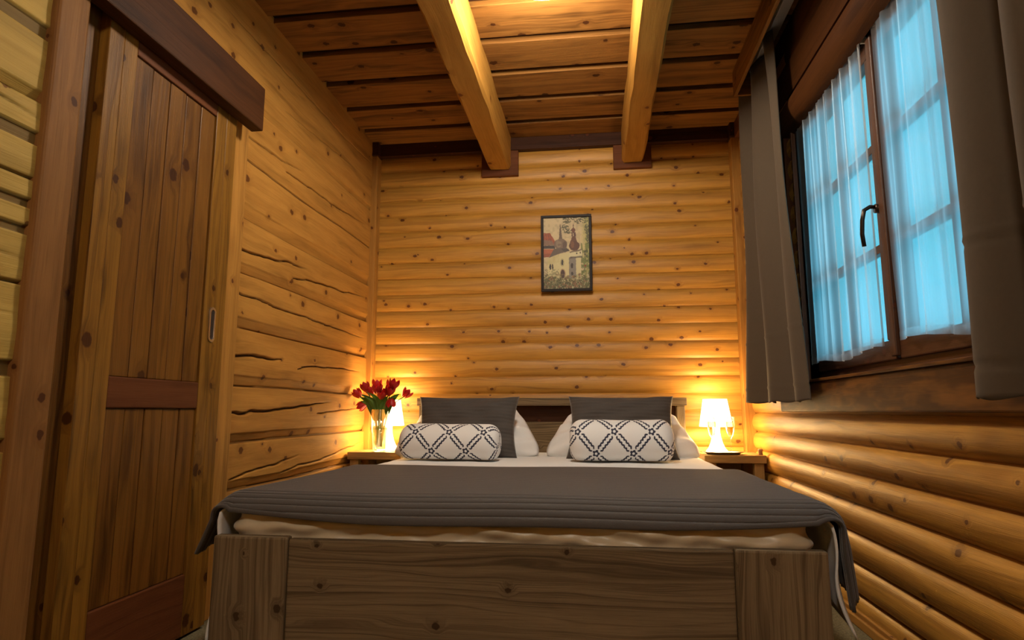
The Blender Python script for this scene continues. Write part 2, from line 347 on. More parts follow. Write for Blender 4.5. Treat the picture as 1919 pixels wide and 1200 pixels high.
def hewn_wall(name, y0, y1, xs, joints, bands, cracks, mat, seed=3, dy=.02, dz=.004, zt=2.745):
    ny = int((y1-y0)/dy)+1; nz = int(zt/dz)+1
    Yg, Zg = np.meshgrid(np.linspace(y0, y1, ny), np.linspace(0, zt, nz))
    depth = (vnoise(Yg*2.2+5, Zg*9, seed)-.5)*.006+(vnoise(Yg*7, Zg*25, seed+1)-.5)*.002
    shade = np.zeros_like(Yg); pid = np.zeros_like(Yg)
    for j, (zj, ch) in enumerate(joints):
        zl = zj+(vnoise(Yg*1.3+j*7, Yg*0+j, seed)-.5)*.012
        pid += (Zg > zl)
        if ch: # rounded chamfer above each joint, dropping back
            tt = np.clip((zl+ch-Zg)/ch, 0, 1)*(Zg >= zl); depth -= (tt > 0)*(.004+tt*.018)
        depth -= .018*np.clip(1-np.abs(Zg-zl)/.0045, 0, 1)
        shade = np.maximum(shade, np.clip(1.15-np.abs(Zg-zl)/.005, 0, 1)*.85)
    for pts, wd in cracks:
        px = [p[0] for p in pts]; pz = [p[1] for p in pts]
        zc = np.interp(Yg, px, pz)+(vnoise(Yg*22, Yg*0, seed+9)-.5)*.006
        L = px[-1]-px[0]; f = np.clip(np.minimum((Yg-px[0])/(L*.08)+.6, (px[-1]-Yg)/(L*.35)), 0, 1)*((Yg >= px[0]) & (Yg <= px[-1]))
        hw = np.maximum(wd*.00045*f, 1e-5)
        q = np.clip(1.25-np.abs(Zg-zc)/np.maximum(hw, .0034*(f > 0)+1e-5), 0, 1)*np.clip(f*wd/7, 0, 1)
        depth -= .022*q; shade = np.maximum(shade, q)
    for (za, zb) in bands:
        inb = (Zg > za) & (Zg < zb); depth = np.where(inb, depth-.010, depth); shade = np.where(inb, .70, shade)
    X_ = xs+depth
    v = np.stack([X_, Yg, Zg], -1).reshape(-1, 3)
    me = bpy.data.meshes.new(name)
    idx = np.arange(ny*nz).reshape(nz, ny); q = np.stack([idx[:-1, :-1], idx[:-1, 1:], idx[1:, 1:], idx[1:, :-1]], -1).reshape(-1, 4)
    bv = [(xs-.12, y0, 0), (xs-.12, y1, 0), (xs-.12, y1, zt), (xs-.12, y0, zt)]
    b = len(v); vv = [tuple(p) for p in v.tolist()]+bv; ff = [tuple(p) for p in q.tolist()]+[(b, b+3, b+2, b+1)]
    me.from_pydata(vv, [], ff)
    r = np.random.RandomState(seed); off = r.rand(64, 2)*40
    pf = pid.reshape(-1).astype(int); uvv = np.stack([v[:, 1]+off[pf, 0], v[:, 2]+off[pf, 1]], -1)
    uvv = np.vstack([uvv, np.zeros((4, 2))])
    # plank id must not change inside a face: take it from the first corner
    loops = np.array([i for f in ff for i in f]); first = np.repeat(np.array([f[0] for f in ff]), 4)
    pf2 = np.append(pf, [0, 0, 0, 0]); base = np.vstack([v[:, 1:3], np.zeros((4, 2))])
    uvl = base[loops]+off[pf2[first]]
    l = me.uv_layers.new(name='UVMap'); l.data.foreach_set('uv', uvl.astype(np.float32).ravel())
    at = me.attributes.new('crack', 'FLOAT', 'POINT'); at.data.foreach_set('value', np.append(shade.reshape(-1), [0, 0, 0, 0]).astype(np.float32))
    me.materials.append(mat); me.polygons.foreach_set('use_smooth', [True]*len(ff)); me.update()
    o = bpy.data.objects.new(name, me); C.objects.link(o); return struct(o)
def with_cracks(m, col=(.045, .014, .006)):
    m = m.copy(); n = m.node_tree.nodes; l = m.node_tree.links
    b = [q for q in n if q.type == 'BSDF_PRINCIPLED'][0]; src = b.inputs['Base Color'].links[0].from_socket
    a = n.new('ShaderNodeAttribute'); a.attribute_name = 'crack'; mx = n.new('ShaderNodeMixRGB'); l.new(a.outputs['Fac'], mx.inputs[0])
    l.new(src, mx.inputs[1]); mx.inputs[2].default_value = (*col, 1); l.new(mx.outputs[0], b.inputs['Base Color']); return m
jl = [(.22, .045), (.465, .04), (.663, .04), (.909, .047), (1.163, .045), (1.412, .045), (1.665, .065), (1.93, .0), (2.208, .03)]
hewn_wall('wall_left', 1.44, 4.24, XL, jl, [], CR, with_cracks(M['hewn']))
jn = [(.15, .03), (.42, .03), (.70, .03), (1.125, .0), (1.40, .0), (1.62, .03), (1.95, .02), (2.3, .03)]
hewn_wall('wall_left_near', YF, 1.46, -1.462, jn, [(.885, .925), (.715, .728), (1.255, 1.278), (1.325, 1.352), (1.50, 1.535), (1.80, 1.84), (2.10, 2.14)],
    [([(.6, 1.03), (1.0, 1.04), (1.44, 1.045)], 4), ([(.9, 1.60), (1.2, 1.59), (1.44, 1.57)], 5), ([(.9, 1.20), (1.44, 1.19)], 3)], with_cracks(M['yellow'], (.06, .03, .014)), seed=8)

# corner posts, crown boards, door casing
def trim(n, mat, *boxes, bevel=.004):
    mb = MB()
    for b in boxes: mb.box(*b)
    return struct(mb.build('trim_%d' % n, mat, bevel=bevel))
trim(1, M['jamb'], ((-1.565, -1.512), (4.165, 4.25), (0, 2.61), 'z'))
trim(2, M['jamb'], ((.932, 1.0), (4.165, 4.25), (0, 2.61), 'z'))
trim(3, M['crown'], ((-1.52, .94), (4.20, 4.25), (2.618, 2.71), 'x'))
trim(4, M['crown'], ((-1.56, -1.505), (4.15, 4.25), (2.61, 2.71), 'z'))
trim(5, M['crown'], ((.925, .98), (4.15, 4.25), (2.61, 2.71), 'z'))
trim(6, M['rail'], ((.955, 1.0), (3.62, 4.16), (2.60, 2.71), 'y'))
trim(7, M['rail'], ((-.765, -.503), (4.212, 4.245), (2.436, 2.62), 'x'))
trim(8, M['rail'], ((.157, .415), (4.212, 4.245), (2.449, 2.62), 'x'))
# door casing: post, shadowed jamb board and the far strip
trim(9, M['post'], ((-1.50, -1.44), (1.425, 1.53), (0, ZC), 'z'), bevel=.008)
trim(10, M['door'], ((-1.55, -1.495), (1.45, 1.64), (0, 2.25), 'z'))
trim(11, M['jamb'], ((-1.55, -1.497), (2.325, 2.485), (0, 2.10), 'z'))
trim(12, M['jamb'], ((.972, 1.0), (1.40, WY0+.01), (.95, 2.3), 'z'))

def beam(x0, x1, zb, label):
    mb = MB(); rr = np.random.RandomState(int(abs(x0)*100)); n = 40; c = .02
    secs = [(x0, ZC), (x0, zb+c), (x0+c*.7, zb), (x1-c*.7, zb), (x1, zb+c), (x1, ZC)]
    y0, y1 = YF+.02, 4.205
    jit = rr.randn(n+1, 6, 2)*.0022
    ou = rr.rand()*30; lens = [0, .2, .228, .35, .378, .6]
    def fn(u, v):
        i = int(round(u*5)); j = int(round(v*n)); x, z = secs[i]
        return (x+jit[j, i, 0], y0+(y1-y0)*v, z+(jit[j, i, 1] if 0 < i < 5 else 0))
    mb.grid(fn, 5, n, uvf=lambda u, v: (ou+(y1-y0)*v, ou+lens[int(round(u*5))]), flip=False)
    b = len(mb.v)
    for (x, z) in secs: mb.v.append((x, y1, z))
    mb.quad(list(range(b, b+6)), [(x*3, z) for x, z in secs])
    o = mb.build('ceiling_beam', M['beam'], angle=30); tag(o, label, 'beam', 'pale beams under the ceiling')
    return o
beam(-.712, -.555, 2.483, 'pale square-cut ceiling beam left of the round ceiling lamp')
beam(.214, .360, 2.487, 'pale square-cut ceiling beam right of the round ceiling lamp')

# baseboard on the right wall
bb = MB(); bb.box((.955, .985), (YF, 4.16), (0, .035), 'y'); bb.box((.965, .985), (YF, 4.16), (.03, .052), 'y')
struct(bb.build('baseboard_right', M['jamb'], bevel=.004))

# ------------------------------------------------------------------ window
wx0, wx1 = 1.045, 1.10
win = MB()
for b in (((wx0, wx1), (WY0, WY1), (.935, .985), 'y'), ((wx0, wx1), (WY0, WY1), (WZ1-.045, WZ1), 'y'),
          ((wx0, wx1), (WY1-.045, WY1), (.985, WZ1-.045), 'z'), ((wx0, wx1), (WY0, WY0+.045), (.985, WZ1-.045), 'z')): win.box(*b)
for b in (((.985, XR+.15), (WY1, WY1+.02), (WZ0, WZ1+.01), 'z'), ((.985, XR+.15), (WY0-.02, WY0), (WZ0, WZ1+.01), 'z'),
          ((.99, XR+.15), (WY0, WY1), (WZ1, WZ1+.02), 'y'), ((1.0, XR+.15), (WY0, WY1), (.90, .935), 'y')): win.box(*b)
window = struct(win.build('window_1', M['wframe'], bevel=.003))
YM = 2.305
def sash(y0, y1, handle):
    f = MB(); x0, x1 = 1.03, 1.075; z0, z1 = .975, 2.165; s = .062
    f.box((x0, x1), (y0, y1), (z0, z0+.07), 'y'); f.box((x0, x1), (y0, y1), (z1-s, z1), 'y')
    f.box((x0, x1), (y0, y0+s), (z0+.07, z1-s), 'z'); f.box((x0, x1), (y1-s, y1), (z0+.07, z1-s), 'z')
    o = f.build('casement', M['wframe'], window, bevel=.005)
    g = MB(); ym = (y0+y1)/2
    for zz in (1.385, 1.765): g.box((1.04, 1.07), (y0+s, y1-s), (zz-.016, zz+.016), 'y')
    g.box((1.038, 1.072), (ym-.014, ym+.014), (z0+.07, z1-s), 'z')
    g.build('glazing_bar', M['wframe'], o, bevel=.003)
    p = MB(); p.box((1.053, 1.057), (y0+s-.01, y1-s+.01), (z0+.06, z1-s+.01), 'y'); p.build('pane', M['pane'], o)
    if handle:
        h = MB(); hy = y0+.028
        h.tube([(1.03, hy, 1.52), (1.012, hy, 1.52)], .017, 14)
        h.tube([(1.022, hy, 1.525), (.995, hy, 1.527), (.975, hy, 1.515), (.968, hy+.004, 1.48), (.967, hy+.012, 1.43), (.972, hy+.015, 1.385)], lambda t: .0075, 10)
        h.build('window_handle', M['bronze'], o, smooth=True)['label'] = 'dark bronze lever handle'
    return o
sash(YM+.012, WY1-.035, True); sash(WY0+.035, YM-.012, False)
st = MB(); st.box((1.015, 1.032), (YM-.02, YM+.02), (.985, 2.16), 'z'); st.build('meeting_strip', M['wframe'], window, bevel=.004)
# board under the window
sb = MB(); sb.box((.955, 1.003), (YF+.02, 3.46), (.795, .925), 'y')
struct(sb.build('trim_13', M['sill'], bevel=.006))
sb = MB(); sb.box((.945, 1.045), (1.42, 3.19), (.925, .937), 'y')
struct(sb.build('trim_14', M['sill'], bevel=.003))
# stained half log and boards over the window
hl = MB(); HY0, HY1 = YF+.02, 3.32
hl.grid(lambda u, v: (1.003-.062*(math.sin(PI*v))**.6, HY0+(HY1-HY0)*u, 2.155+.175*v), 10, 16, uvf=lambda u, v: ((HY1-HY0)*u+3, v*.22+7), flip=True)
b0 = len(hl.v); pts = [(1.003-.062*(math.sin(PI*k/16))**.6, 2.155+.175*k/16) for k in range(17)]
hl.v += [(x, HY1, z) for x, z in pts]; hl.quad(list(range(b0, b0+17)), [(z, x) for x, z in pts])
hl.box((.975, 1.004), (HY0, HY1), (2.335, 2.50), 'y'); hl.box((.985, 1.004), (HY0, HY1), (2.50, ZC), 'y')
hl.box((.968, 1.004), (3.18, 3.30), (.94, 2.16), 'z')
struct(hl.build('trim_15', M['valance'], angle=40))

# ------------------------------------------------------------------ sliding door
door = empty('door_1', (-1.46, 1.98, .01)); struct(door)
def dbox(name, mat, *boxes, bevel=.004, parent=door):
    mb = MB()
    for (x, y, z, a) in boxes: mb.box((x[0]+1.46, x[1]+1.46), (y[0]-1.98, y[1]-1.98), (z[0]-.01, z[1]-.01), a)
    return mb.build(name, mat, parent, bevel=bevel)
DX = (-1.494, -1.46)
dbox('stile', M['stile'], (DX, (1.628, 1.690), (.01, 2.16), 'z'), (DX, (1.6905, 1.749), (.01, 2.16), 'z'), bevel=.002)
dbox('stile', M['stile'], (DX, (2.192, 2.258), (.01, 2.16), 'z'), (DX, (2.2585, 2.328), (.01, 2.16), 'z'), bevel=.002)
dbox('rail', M['rail'], (DX, (1.7495, 2.1915), (1.952, 2.16), 'y'))
dbox('rail', M['rail'], (DX, (1.7495, 2.1915), (.808, .904), 'y'))
dbox('rail', M['rail'], (DX, (1.7495, 2.1915), (.01, .222), 'y'))
for (z0, z1) in ((.9045, 1.9515), (.2225, .8075)):
    for k in range(5):
        a = 1.7495+.442*k/5; dbox('panel_board', M['door'], ((-1.490, -1.467-.0015*(k % 2)), (a+.0012, a+.0872), (z0, z1), 'z'), bevel=.0035)
hp = MB()   # oval flush pull
def oval(r_y, r_z, x, n=28):
    out = []
    for k in range(n):
        a = 2*PI*k/n; cz = (r_z-r_y)*(1 if math.sin(a) > 0 else -1); out.append((x, r_y*math.cos(a), r_z*0+cz+r_y*math.sin(a)))
    return out
rings = [oval(.020, .068, .0), oval(.0195, .0675, .004), oval(.013, .058, .004), oval(.012, .057, .001)]
for r in rings: hp.v += r
for j in range(3):
    for i in range(28): hp.quad([j*28+i, j*28+(i+1) % 28, (j+1)*28+(i+1) % 28, (j+1)*28+i], [(0, 0)]*4)
hd = hp.build('door_handle', M['chrome'], door, angle=40); hd.location = (.0003, 2.246-1.98, 1.128-.01); hd['label'] = 'oval steel flush pull'
hq = MB(); hq.v += oval(.0125, .0575, .0012); hq.quad(range(28), [(0, 0)]*28)
hc = hq.build('recess', M['black'], hd)
val = MB(); val.box((-1.455, -1.40), (.55, 2.43), (1.995, 2.19), 'y')
struct(val.build('trim_16', M['valance'], bevel=.005))

# ================================================================== BED
BX0, BX1, BY = -1.106, .588, 1.78
bed = empty('double_bed', ((BX0+BX1)/2, 2.95, 0)); tag(bed, 'wide wooden double bed with tall plank footboard, against the log wall', 'bed')
def bpart(name, mat, *boxes, bevel=.004, parent=bed):
    mb = MB(); o = bed.location
    for (x, y, z, a) in boxes: mb.box((x[0]-o[0], x[1]-o[0]), (y[0]-o[1], y[1]-o[1]), z, a)
    return mb.build(name, mat, parent, bevel=bevel)
fo = bpart('footboard', M['bed'], ((-.8785, .3545), (BY+.006, BY+.034), (.05, .436), 'x'), bevel=.006)
bpart('footboard_post', M['bed'], ((BX0, -.879), (BY, BY+.036), (0, .441), 'z'), bevel=.007)
bpart('footboard_post', M['bed'], ((.355, BX1), (BY, BY+.036), (0, .441), 'z'), bevel=.007)
bpart('side_rail', M['bed'], ((BX0+.01, BX0+.045), (BY+.037, 4.09), (.12, .36), 'y'))
bpart('side_rail', M['bed'], ((BX1-.045, BX1-.01), (BY+.037, 4.09), (.12, .36), 'y'))
hb = empty('headboard'); hb.parent = bed
bpart('top_board', M['bed'], ((-1.168, .572), (4.10, 4.20), (.832, .882), 'x'), parent=hb)
bpart('headboard_post', M['bed'], ((-1.155, -1.105), (4.11, 4.18), (0, .8315), 'z'), parent=hb)
bpart('headboard_post', M['bed'], ((.510, .560), (4.11, 4.18), (0, .8315), 'z'), parent=hb)
bpart('lower_board', M['bed'], ((-1.1045, .5095), (4.13, 4.165), (.15, .728), 'x'), parent=hb)
bpart('back_panel', M['crown'], ((-1.1045, .5095), (4.172, 4.19), (.70, .8315), 'x'), parent=hb)  # dark panel set into the open gap, its colour standing for the void's shade
# mattress with satin sheet
def rounded_slab(x0, x1, y0, y1, z0, z1, r, nx, ny, nz, disp=None):
    """closed rounded block: cube grid pushed out from an inner box"""
    mb = MB(); V = {}
    def vid(i, j, k):
        key = (i, j, k)
        if key not in V:
            p = np.array([x0+(x1-x0)*i/nx, y0+(y1-y0)*j/ny, z0+(z1-z0)*k/nz]); c = np.array([min(max(p[0], x0+r), x1-r), min(max(p[1], y0+r), y1-r), min(max(p[2], z0+r), z1-r)])
            d = p-c; l = np.linalg.norm(d); nrm = d/l if l > 1e-9 else np.zeros(3); q = c+nrm*min(r, l) if l > 1e-9 else p
            if disp: q = q+nrm*disp(q, nrm)
            V[key] = len(mb.v); mb.v.append(tuple(q))
        return V[key]
    for (na, nb, mk) in ((nx, ny, lambda a, b, e: (a, b, e*nz)), (ny, nz, lambda a, b, e: (e*nx, a, b)), (nz, nx, lambda a, b, e: (b, e*ny, a))):
        for e in (0, 1):
            for a in range(na):
                for b in range(nb):
                    q = [vid(*mk(a, b, e)), vid(*mk(a+1, b, e)), vid(*mk(a+1, b+1, e)), vid(*mk(a, b+1, e))]
                    if e == 0: q.reverse()
                    mb.quad(q, [(a*.02, b*.02)]*4)
    return mb
def mdisp(q, n):
    x, y, z = q; w = 0
    if n[1] < -.2:
        w = (1-max(0, n[2]))*(.005*math.sin(x*9+math.sin(x*3.1)*2)+.006*math.sin(z*120+x*5+2.5*math.sin(x*4))+.003*math.sin(x*31+z*90)+.003*math.sin(x*57-z*70))
    return w
mt = rounded_slab(BX0+.02, BX1-.02, BY+.045, 4.12, .30, .53, .060, 150, 70, 34, mdisp)
mo = bed.location; mt.v = [(x-mo[0], y-mo[1], z) for x, y, z in mt.v]
mm = mt.build('mattress', M['cream'], bed, smooth=True); mm['label'] = 'mattress in cream satin sheet'
# white bed sheet on top, hanging down both sides
def drape(path, y0, y1, nu, nv, off, mat, name, thick=.006, front=None, ribs=0):
    pass
def side_path(d, edge, sgn, top, r, out, hang_len):
    """d = distance past the edge start; returns x,z"""
    if d <= 0: return edge+sgn*d, top
    a = d/r
    if a < PI/2: return edge+sgn*r*math.sin(a), top-r*(1-math.cos(a))
    e = d-r*PI/2; return edge+sgn*(r+out*e), top-r-e
def cloth(name, xl, xr, yb, yf, top, r, hl_, hr_, mat, nu=110, nv=60, rib=None, front=None, wav=.006, thick=.006, seed=0, outl=.25, outr=.3):
    W = xr-xl; T = hl_(0)*0+1; mb = MB()
    def fn(u, v):
        HL, HR = hl_(v), hr_(v); s = -HL+(W+HL+HR)*u; y = yb+(yf-yb)*v
        if s < 0: x, z = side_path(-s, xl, -1, top, r, outl, HL); hang = -s
        elif s > W: x, z = side_path(s-W, xr, 1, top, r, outr, HR); hang = s-W
        else: x, z = xl+s, top; hang = 0
        if hang: x += wav*math.sin(y*17+seed)*min(1, hang*6)*(1 if s > W else -1)+.5*wav*math.sin(y*41+seed)*min(1, hang*6)
        nz = 1 if not hang else max(0, 1-hang/.1)
        if front: x, y, z = front(x, y, z, s, W, v, hang)
        if rib: z += rib(v)*nz; x += (0 if nz == 1 else (1-nz)*rib(v)*(1 if s > W else -1))
        return (x, y, z)
    mb.grid(fn, nu, nv, uvf=lambda u, v: (u*2.2, v*1.2))
    return mb.build(name, mat, smooth=True, solid=thick)
def sfront(x, y, z, s, W, v, h):
    k = (4.10-1.965)/(4.10-1.842); q = min(1, h/.06); yt = 4.10+(y-4.10)*k
    kk = max(0, (1.93-y)/.09)*min(1, h*5)
    x += kk*.018*math.sin(h*17+.5)*(1 if s > W/2 else -1)
    return (x, yt*(1-q)+y*q, z+(.0012*math.sin(x*23+y*9) if h == 0 else 0))
sheet = cloth('bed_sheet', BX0+.042, BX1-.03, 4.10, 1.842, .534, .062, lambda v: .46+.012*math.sin(v*23), lambda v: .345+.03*math.sin(v*31+1), M['white'], nu=110, nv=150, wav=.010, outl=.02, outr=.15, front=sfront)
tag(sheet, 'white bed sheet spread over the mattress and hanging at both sides of the bed', 'sheet')
# taupe quilted throw
NR = 46
def ribf(v): return .0045*abs(math.sin(PI*NR*v))**.6
YT0, YT1 = 2.84, 1.775
def tfront(x, y, z, s, W, v, h):
    # the front end rolls down over the mattress edge (only where it lies on top)
    wgt = max(0, 1-h/.10); ys = 1.905; cx = (s/W)
    drop_ang = math.radians(70-22*abs(2*cx-1)**2.5) if 0 < cx < 1 else math.radians(45)
    if y < ys:
        e = ys-y; r = .11; a = min(e/r, drop_ang); yy = ys-r*math.sin(a); dz = r*(1-math.cos(a))
        rest = max(0, e-r*drop_ang); yy -= rest*math.cos(drop_ang)*.4; dz += rest*math.sin(drop_ang)*.4
        yh = ys-e*.45
        y = yy*wgt+yh*(1-wgt); z -= dz*wgt
    y += .006*math.sin(x*5+1)*(1 if v > .9 else 0)*wgt
    z += .002*math.sin(x*7+y*5)
    return x, y, z
throw = cloth('quilted_throw', BX0+.022, BX1-.005, YT0, YT1, .547, .075, lambda v: .17+.05*v, lambda v: .20+.115*v**2, M['quilt'], nu=130, nv=NR*8, rib=ribf, front=tfront, wav=.012, thick=.010, outl=.45, outr=.09)
tag(throw, 'taupe quilted throw laid across the foot of the bed', 'throw')

# ------------------------------------------------------------------ pillows
def pillow(name, w, h, t, mat, taper=0, pinch=.05, ribs=0, n=40, corner=.0, power=.5, sag=0, wr=.004, seed=1, edge=.006):
    mb = MB(); V = {}
    def P(i, j, side):
        u = -1+2*i/n; v = -1+2*j/n
        x = u*w/2*(1-taper*(v+1)/2)*(1-pinch*(1-v*v)*abs(u)); y = v*h/2*(1-pinch*(1-u*u)*abs(v))
        if corner:
            k = max(0, abs(u)+abs(v)-1.35)/.65; x *= 1-corner*k*k; y *= 1-corner*k*k
        f = max(0, (1-u**4)*(1-v**4))**power
        z = side*(t/2*f+edge*0)
        if ribs: z += side*.0035*abs(math.sin(PI*ribs*(v+1)/2+.35*math.sin(u*2.2)))**.6*min(1, f*4)
        z += side*wr*(math.sin(u*9+v*5+seed)+math.sin(v*13-u*6+seed*2))*min(1, f*3)
        y -= sag*(1-u*u)*max(0, v)
        return (x, y, z)
    def vid(i, j, side):
        if i in (0, n) or j in (0, n): side = 0
        k = (i, j, side)
        if k not in V: V[k] = len(mb.v); mb.v.append(P(i, j, side))
        return V[k]
    for side in (1, -1):
        for i in range(n):
            for j in range(n):
                q = [vid(i, j, side), vid(i+1, j, side), vid(i+1, j+1, side), vid(i, j+1, side)]
                c = [(i/n, j/n), ((i+1)/n, j/n), ((i+1)/n, (j+1)/n), (i/n, (j+1)/n)]
                if side < 0: q.reverse(); c.reverse()
                mb.quad(q, c)
    return mb.build(name, mat, smooth=True)
def place(o, loc, lean, rz=0): o.location = loc; o.rotation_euler = (math.radians(lean), 0, math.radians(rz)); return o
pw = place(pillow('pillow', .95, .40, .15, M['white'], taper=.40, pinch=.0, corner=.10, wr=.008, seed=1), (-.763, 3.86, .672), 45, 0)
tag(pw, 'large white pillow behind the taupe cushion on the left, by the tulips', 'pillow', 'white bed pillows')
pw2 = place(pillow('pillow', .95, .40, .15, M['white'], taper=.40, pinch=.0, corner=.10, wr=.008, seed=4), (.150, 3.86, .672), 45, 0)
tag(pw2, 'large white pillow behind the taupe cushion on the right, nearest the champagne flutes', 'pillow', 'white bed pillows')
pt = place(pillow('cushion', .60, .385, .11, M['quilt'], pinch=.085, ribs=17, n=72, wr=.003, power=.5), (-.738, 3.655, .706), 66, 2)
tag(pt, 'taupe ribbed cushion on the left, leaning behind the left floral bolster', 'cushion', 'taupe quilted cushions')
pt2 = place(pillow('cushion', .62, .385, .11, M['quilt'], taper=.04, pinch=.085, ribs=17, n=72, wr=.003, power=.5, seed=3), (.145, 3.655, .706), 66, -1)
tag(pt2, 'taupe ribbed cushion on the right, leaning behind the right floral bolster', 'cushion', 'taupe quilted cushions')

def floral(U, V):
    """navy flowers and leaf sprigs on white cotton, U,V in metres"""
    Pd, Q = .186, .1005
    m = np.zeros_like(U)
    for (ox, oy) in ((0, 0), (Pd/2, Q)):
        a = ((U-ox+Pd/2) % Pd)-Pd/2; b = ((V-oy+Q) % (2*Q))-Q
        r = np.hypot(a, b); th = np.arctan2(b, a)
        m = np.maximum(m, (r < .0165+.003*np.cos(5*th)) & (r > .0068))
        a = np.abs(a); b = np.abs(b); L = math.hypot(Pd/2, Q)
        for line, (dx, dy), k0, k1, st in ((0, (Pd/2/L, Q/L), 0, 7, .0172),):
            for k in range(k0, k1):
                t = .0290+k*st
                if t > L-.027: continue
                for sg in (-1, 1):
                    cx = dx*t-dy*sg*.0108; cy = dy*t+dx*sg*.0108; ang = math.atan2(dy, dx)+sg*.75
                    p = (a-cx)*math.cos(ang)+(b-cy)*math.sin(ang); q = -(a-cx)*math.sin(ang)+(b-cy)*math.cos(ang)
                    m = np.maximum(m, (p/.0080)**2+(q/.0042)**2 < 1)
    return m
def bolster(w, R, seed):
    nu, nv = 330, 300; uu = np.linspace(-1, 1, nu+1); v = np.arange(nv)/nv*2*PI
    # meridian: flat-ended rounded cylinder
    half = w/2; rc = R*.62
    s = np.linspace(0, 1, nu+1); L1 = R-rc; L2 = rc*PI/2; L3 = 2*(half-rc); tot = 2*(L1+L2)+L3; d = s*tot
    X_ = np.empty(nu+1); Rr = np.empty(nu+1)
    for i, q in enumerate(d):
        m = q if q <= tot/2 else tot-q
        if m < L1: x, r = -half, m
        elif m < L1+L2: a = (m-L1)/rc; x, r = -half+rc*(1-math.cos(a)), L1+rc*math.sin(a)
        else: x, r = -half+rc+(m-L1-L2), R
        if q > tot/2: x = -x
        X_[i] = x; Rr[i] = r
    Ug, Vg = np.meshgrid(np.arange(nu+1), v)
    x = X_[Ug]; r = Rr[Ug]
    lump = 1+.05*(vnoise(x*8+20, np.cos(Vg)*1.3+9, seed)-.5)+.035*(vnoise(x*14+20, np.sin(Vg)*1.5+9, seed+3)-.5)
    y = r*lump*np.cos(Vg); z = r*lump*np.sin(Vg); z = np.where(z < -R*.86, -R*.86, z)
    verts = np.stack([x, y, z], -1).reshape(-1, 3)
    idx = np.arange(nv*(nu+1)).reshape(nv, nu+1); nx = np.roll(idx, -1, 0)
    q = np.stack([idx[:, :-1], idx[:, 1:], nx[:, 1:], nx[:, :-1]], -1).reshape(-1, 4)
    me = bpy.data.meshes.new('bolster'); me.from_pydata(verts.tolist(), [], q[:, ::-1].tolist()); me.polygons.foreach_set('use_smooth', [True]*len(q))
    me.materials.append(M['print']); me.update(); o = bpy.data.objects.new('bolster', me); C.objects.link(o)
    msk = floral(d[Ug]+seed*.05, Vg/(2*PI)*.603+.03*seed).reshape(-1)
    col_attr(o, np.where(msk[:, None] > 0, np.array([[.018, .022, .05]]), np.array([[.80, .80, .79]])))
    return o
b1 = bolster(.545, .0985, 2); b1.location = (-.772, 3.37, .632); b1.rotation_euler = (0, 0, math.radians(-5))
tag(b1, 'white bolster with navy floral sprigs, on the left of the bed', 'bolster', 'floral bolsters')
b2 = bolster(.53, .110, 5); b2.location = (.131, 3.38, .642); b2.rotation_euler = (0, 0, math.radians(1))
tag(b2, 'white bolster with navy floral sprigs, on the right of the bed', 'bolster', 'floral bolsters')

# ------------------------------------------------------------------ nightstands
def nightstand(x0, x1, label):
    o = empty('nightstand', ((x0+x1)/2, 4.04, 0)); tag(o, label, 'nightstand', 'nightstands beside the headboard'); cx = (x0+x1)/2
    def p(n, *bs):
        mb = MB()
        for (x, y, z, a) in bs: mb.box((x[0]-cx, x[1]-cx), (y[0]-4.04, y[1]-4.04), z, a)
        return mb.build(n, M['night'], o, bevel=.003)
    p('tabletop', ((x0, x1), (3.85, 4.235), (.500, .545), 'x'))
    for a in (x0+.012, x1-.067):
        p('leg', ((a, a+.055), (3.865, 3.915), (0, .4995), 'z')); p('leg', ((a, a+.055), (4.17, 4.225), (0, .4995), 'z'))
    p('shelf', ((x0+.02, x1-.02), (3.93, 4.16), (.20, .222), 'x')); p('back_panel', ((x0+.07, x1-.07), (4.19, 4.21), (.05, .4995), 'x'))
    return o
nightstand(-1.535, -1.19, 'pine nightstand in the left corner, carrying the vase of tulips')
nightstand(.625, .970, 'pine nightstand in the right corner, carrying a tray and champagne flutes')

# ------------------------------------------------------------------ bedside lamps
def table_lamp():
    o = empty('table_lamp', (.735, 4.065, .5455))
    base = MB(); base.lathe([(0, .0), (.074, .0), (.075, .004), (.066, .010), (.050, .028), (.036, .060), (.027, .095), (.0225, .125), (.023, .15), (.027, .175), (.031, .19), (0, .195)], n=32)
    base.build('lamp_base', M['stem'], o, smooth=True)
    sh = MB(); sh.lathe([(.098, .158), (.0705, .325)], n=40); s = sh.build('lamp_shade', M['shade'], o, smooth=True, solid=.002)
    bu = MB(); bu.lathe([(0, .195), (.012, .197), (.014, .215), (.024, .24), (.024, .255), (.014, .272), (0, .276)], n=18); bu.build('bulb', M['opal'], o, smooth=True)
    return o
def lamp_light(x, y, z, wt, col, r=.03, name='lamp_light'):
    l = bpy.data.lights.new(name, 'POINT'); l.energy = wt; l.color = col; l.shadow_soft_size = r
    lo = bpy.data.objects.new(name, l); C.objects.link(lo); lo.location = (x, y, z); return lo
lampR = table_lamp(); tag(lampR, 'lit white bedside lamp behind the champagne flutes, right of the bed', 'lamp', 'bedside lamps')
lampL = copy_tree(lampR); lampL.location = (-1.345, 4.075, .5455); tag(lampL, 'lit white bedside lamp half hidden by the tulip vase', 'lamp', 'bedside lamps')
for L in (lampR, lampL):
    lo = lamp_light(0, 0, 0, BED_W*.30, WARM, .05); lo.parent = L; lo.location = (0, 0, .31+.035)
    lo = lamp_light(0, 0, 0, BED_W*.80, WARM, .05); lo.parent = L; lo.location = (0, -.052, .145)

# tray, flutes, cork
tr = MB(); tr.lathe([(0, .003), (.09, .003), (.104, .012), (.118, .016), (.119, .013), (.105, .008), (.09, 0), (0, 0)], n=44)
t_ = tr.build('serving_tray', M['silver'], smooth=True); t_.location = (.745, 3.985, .546); t_.scale = (1, .62, 1)
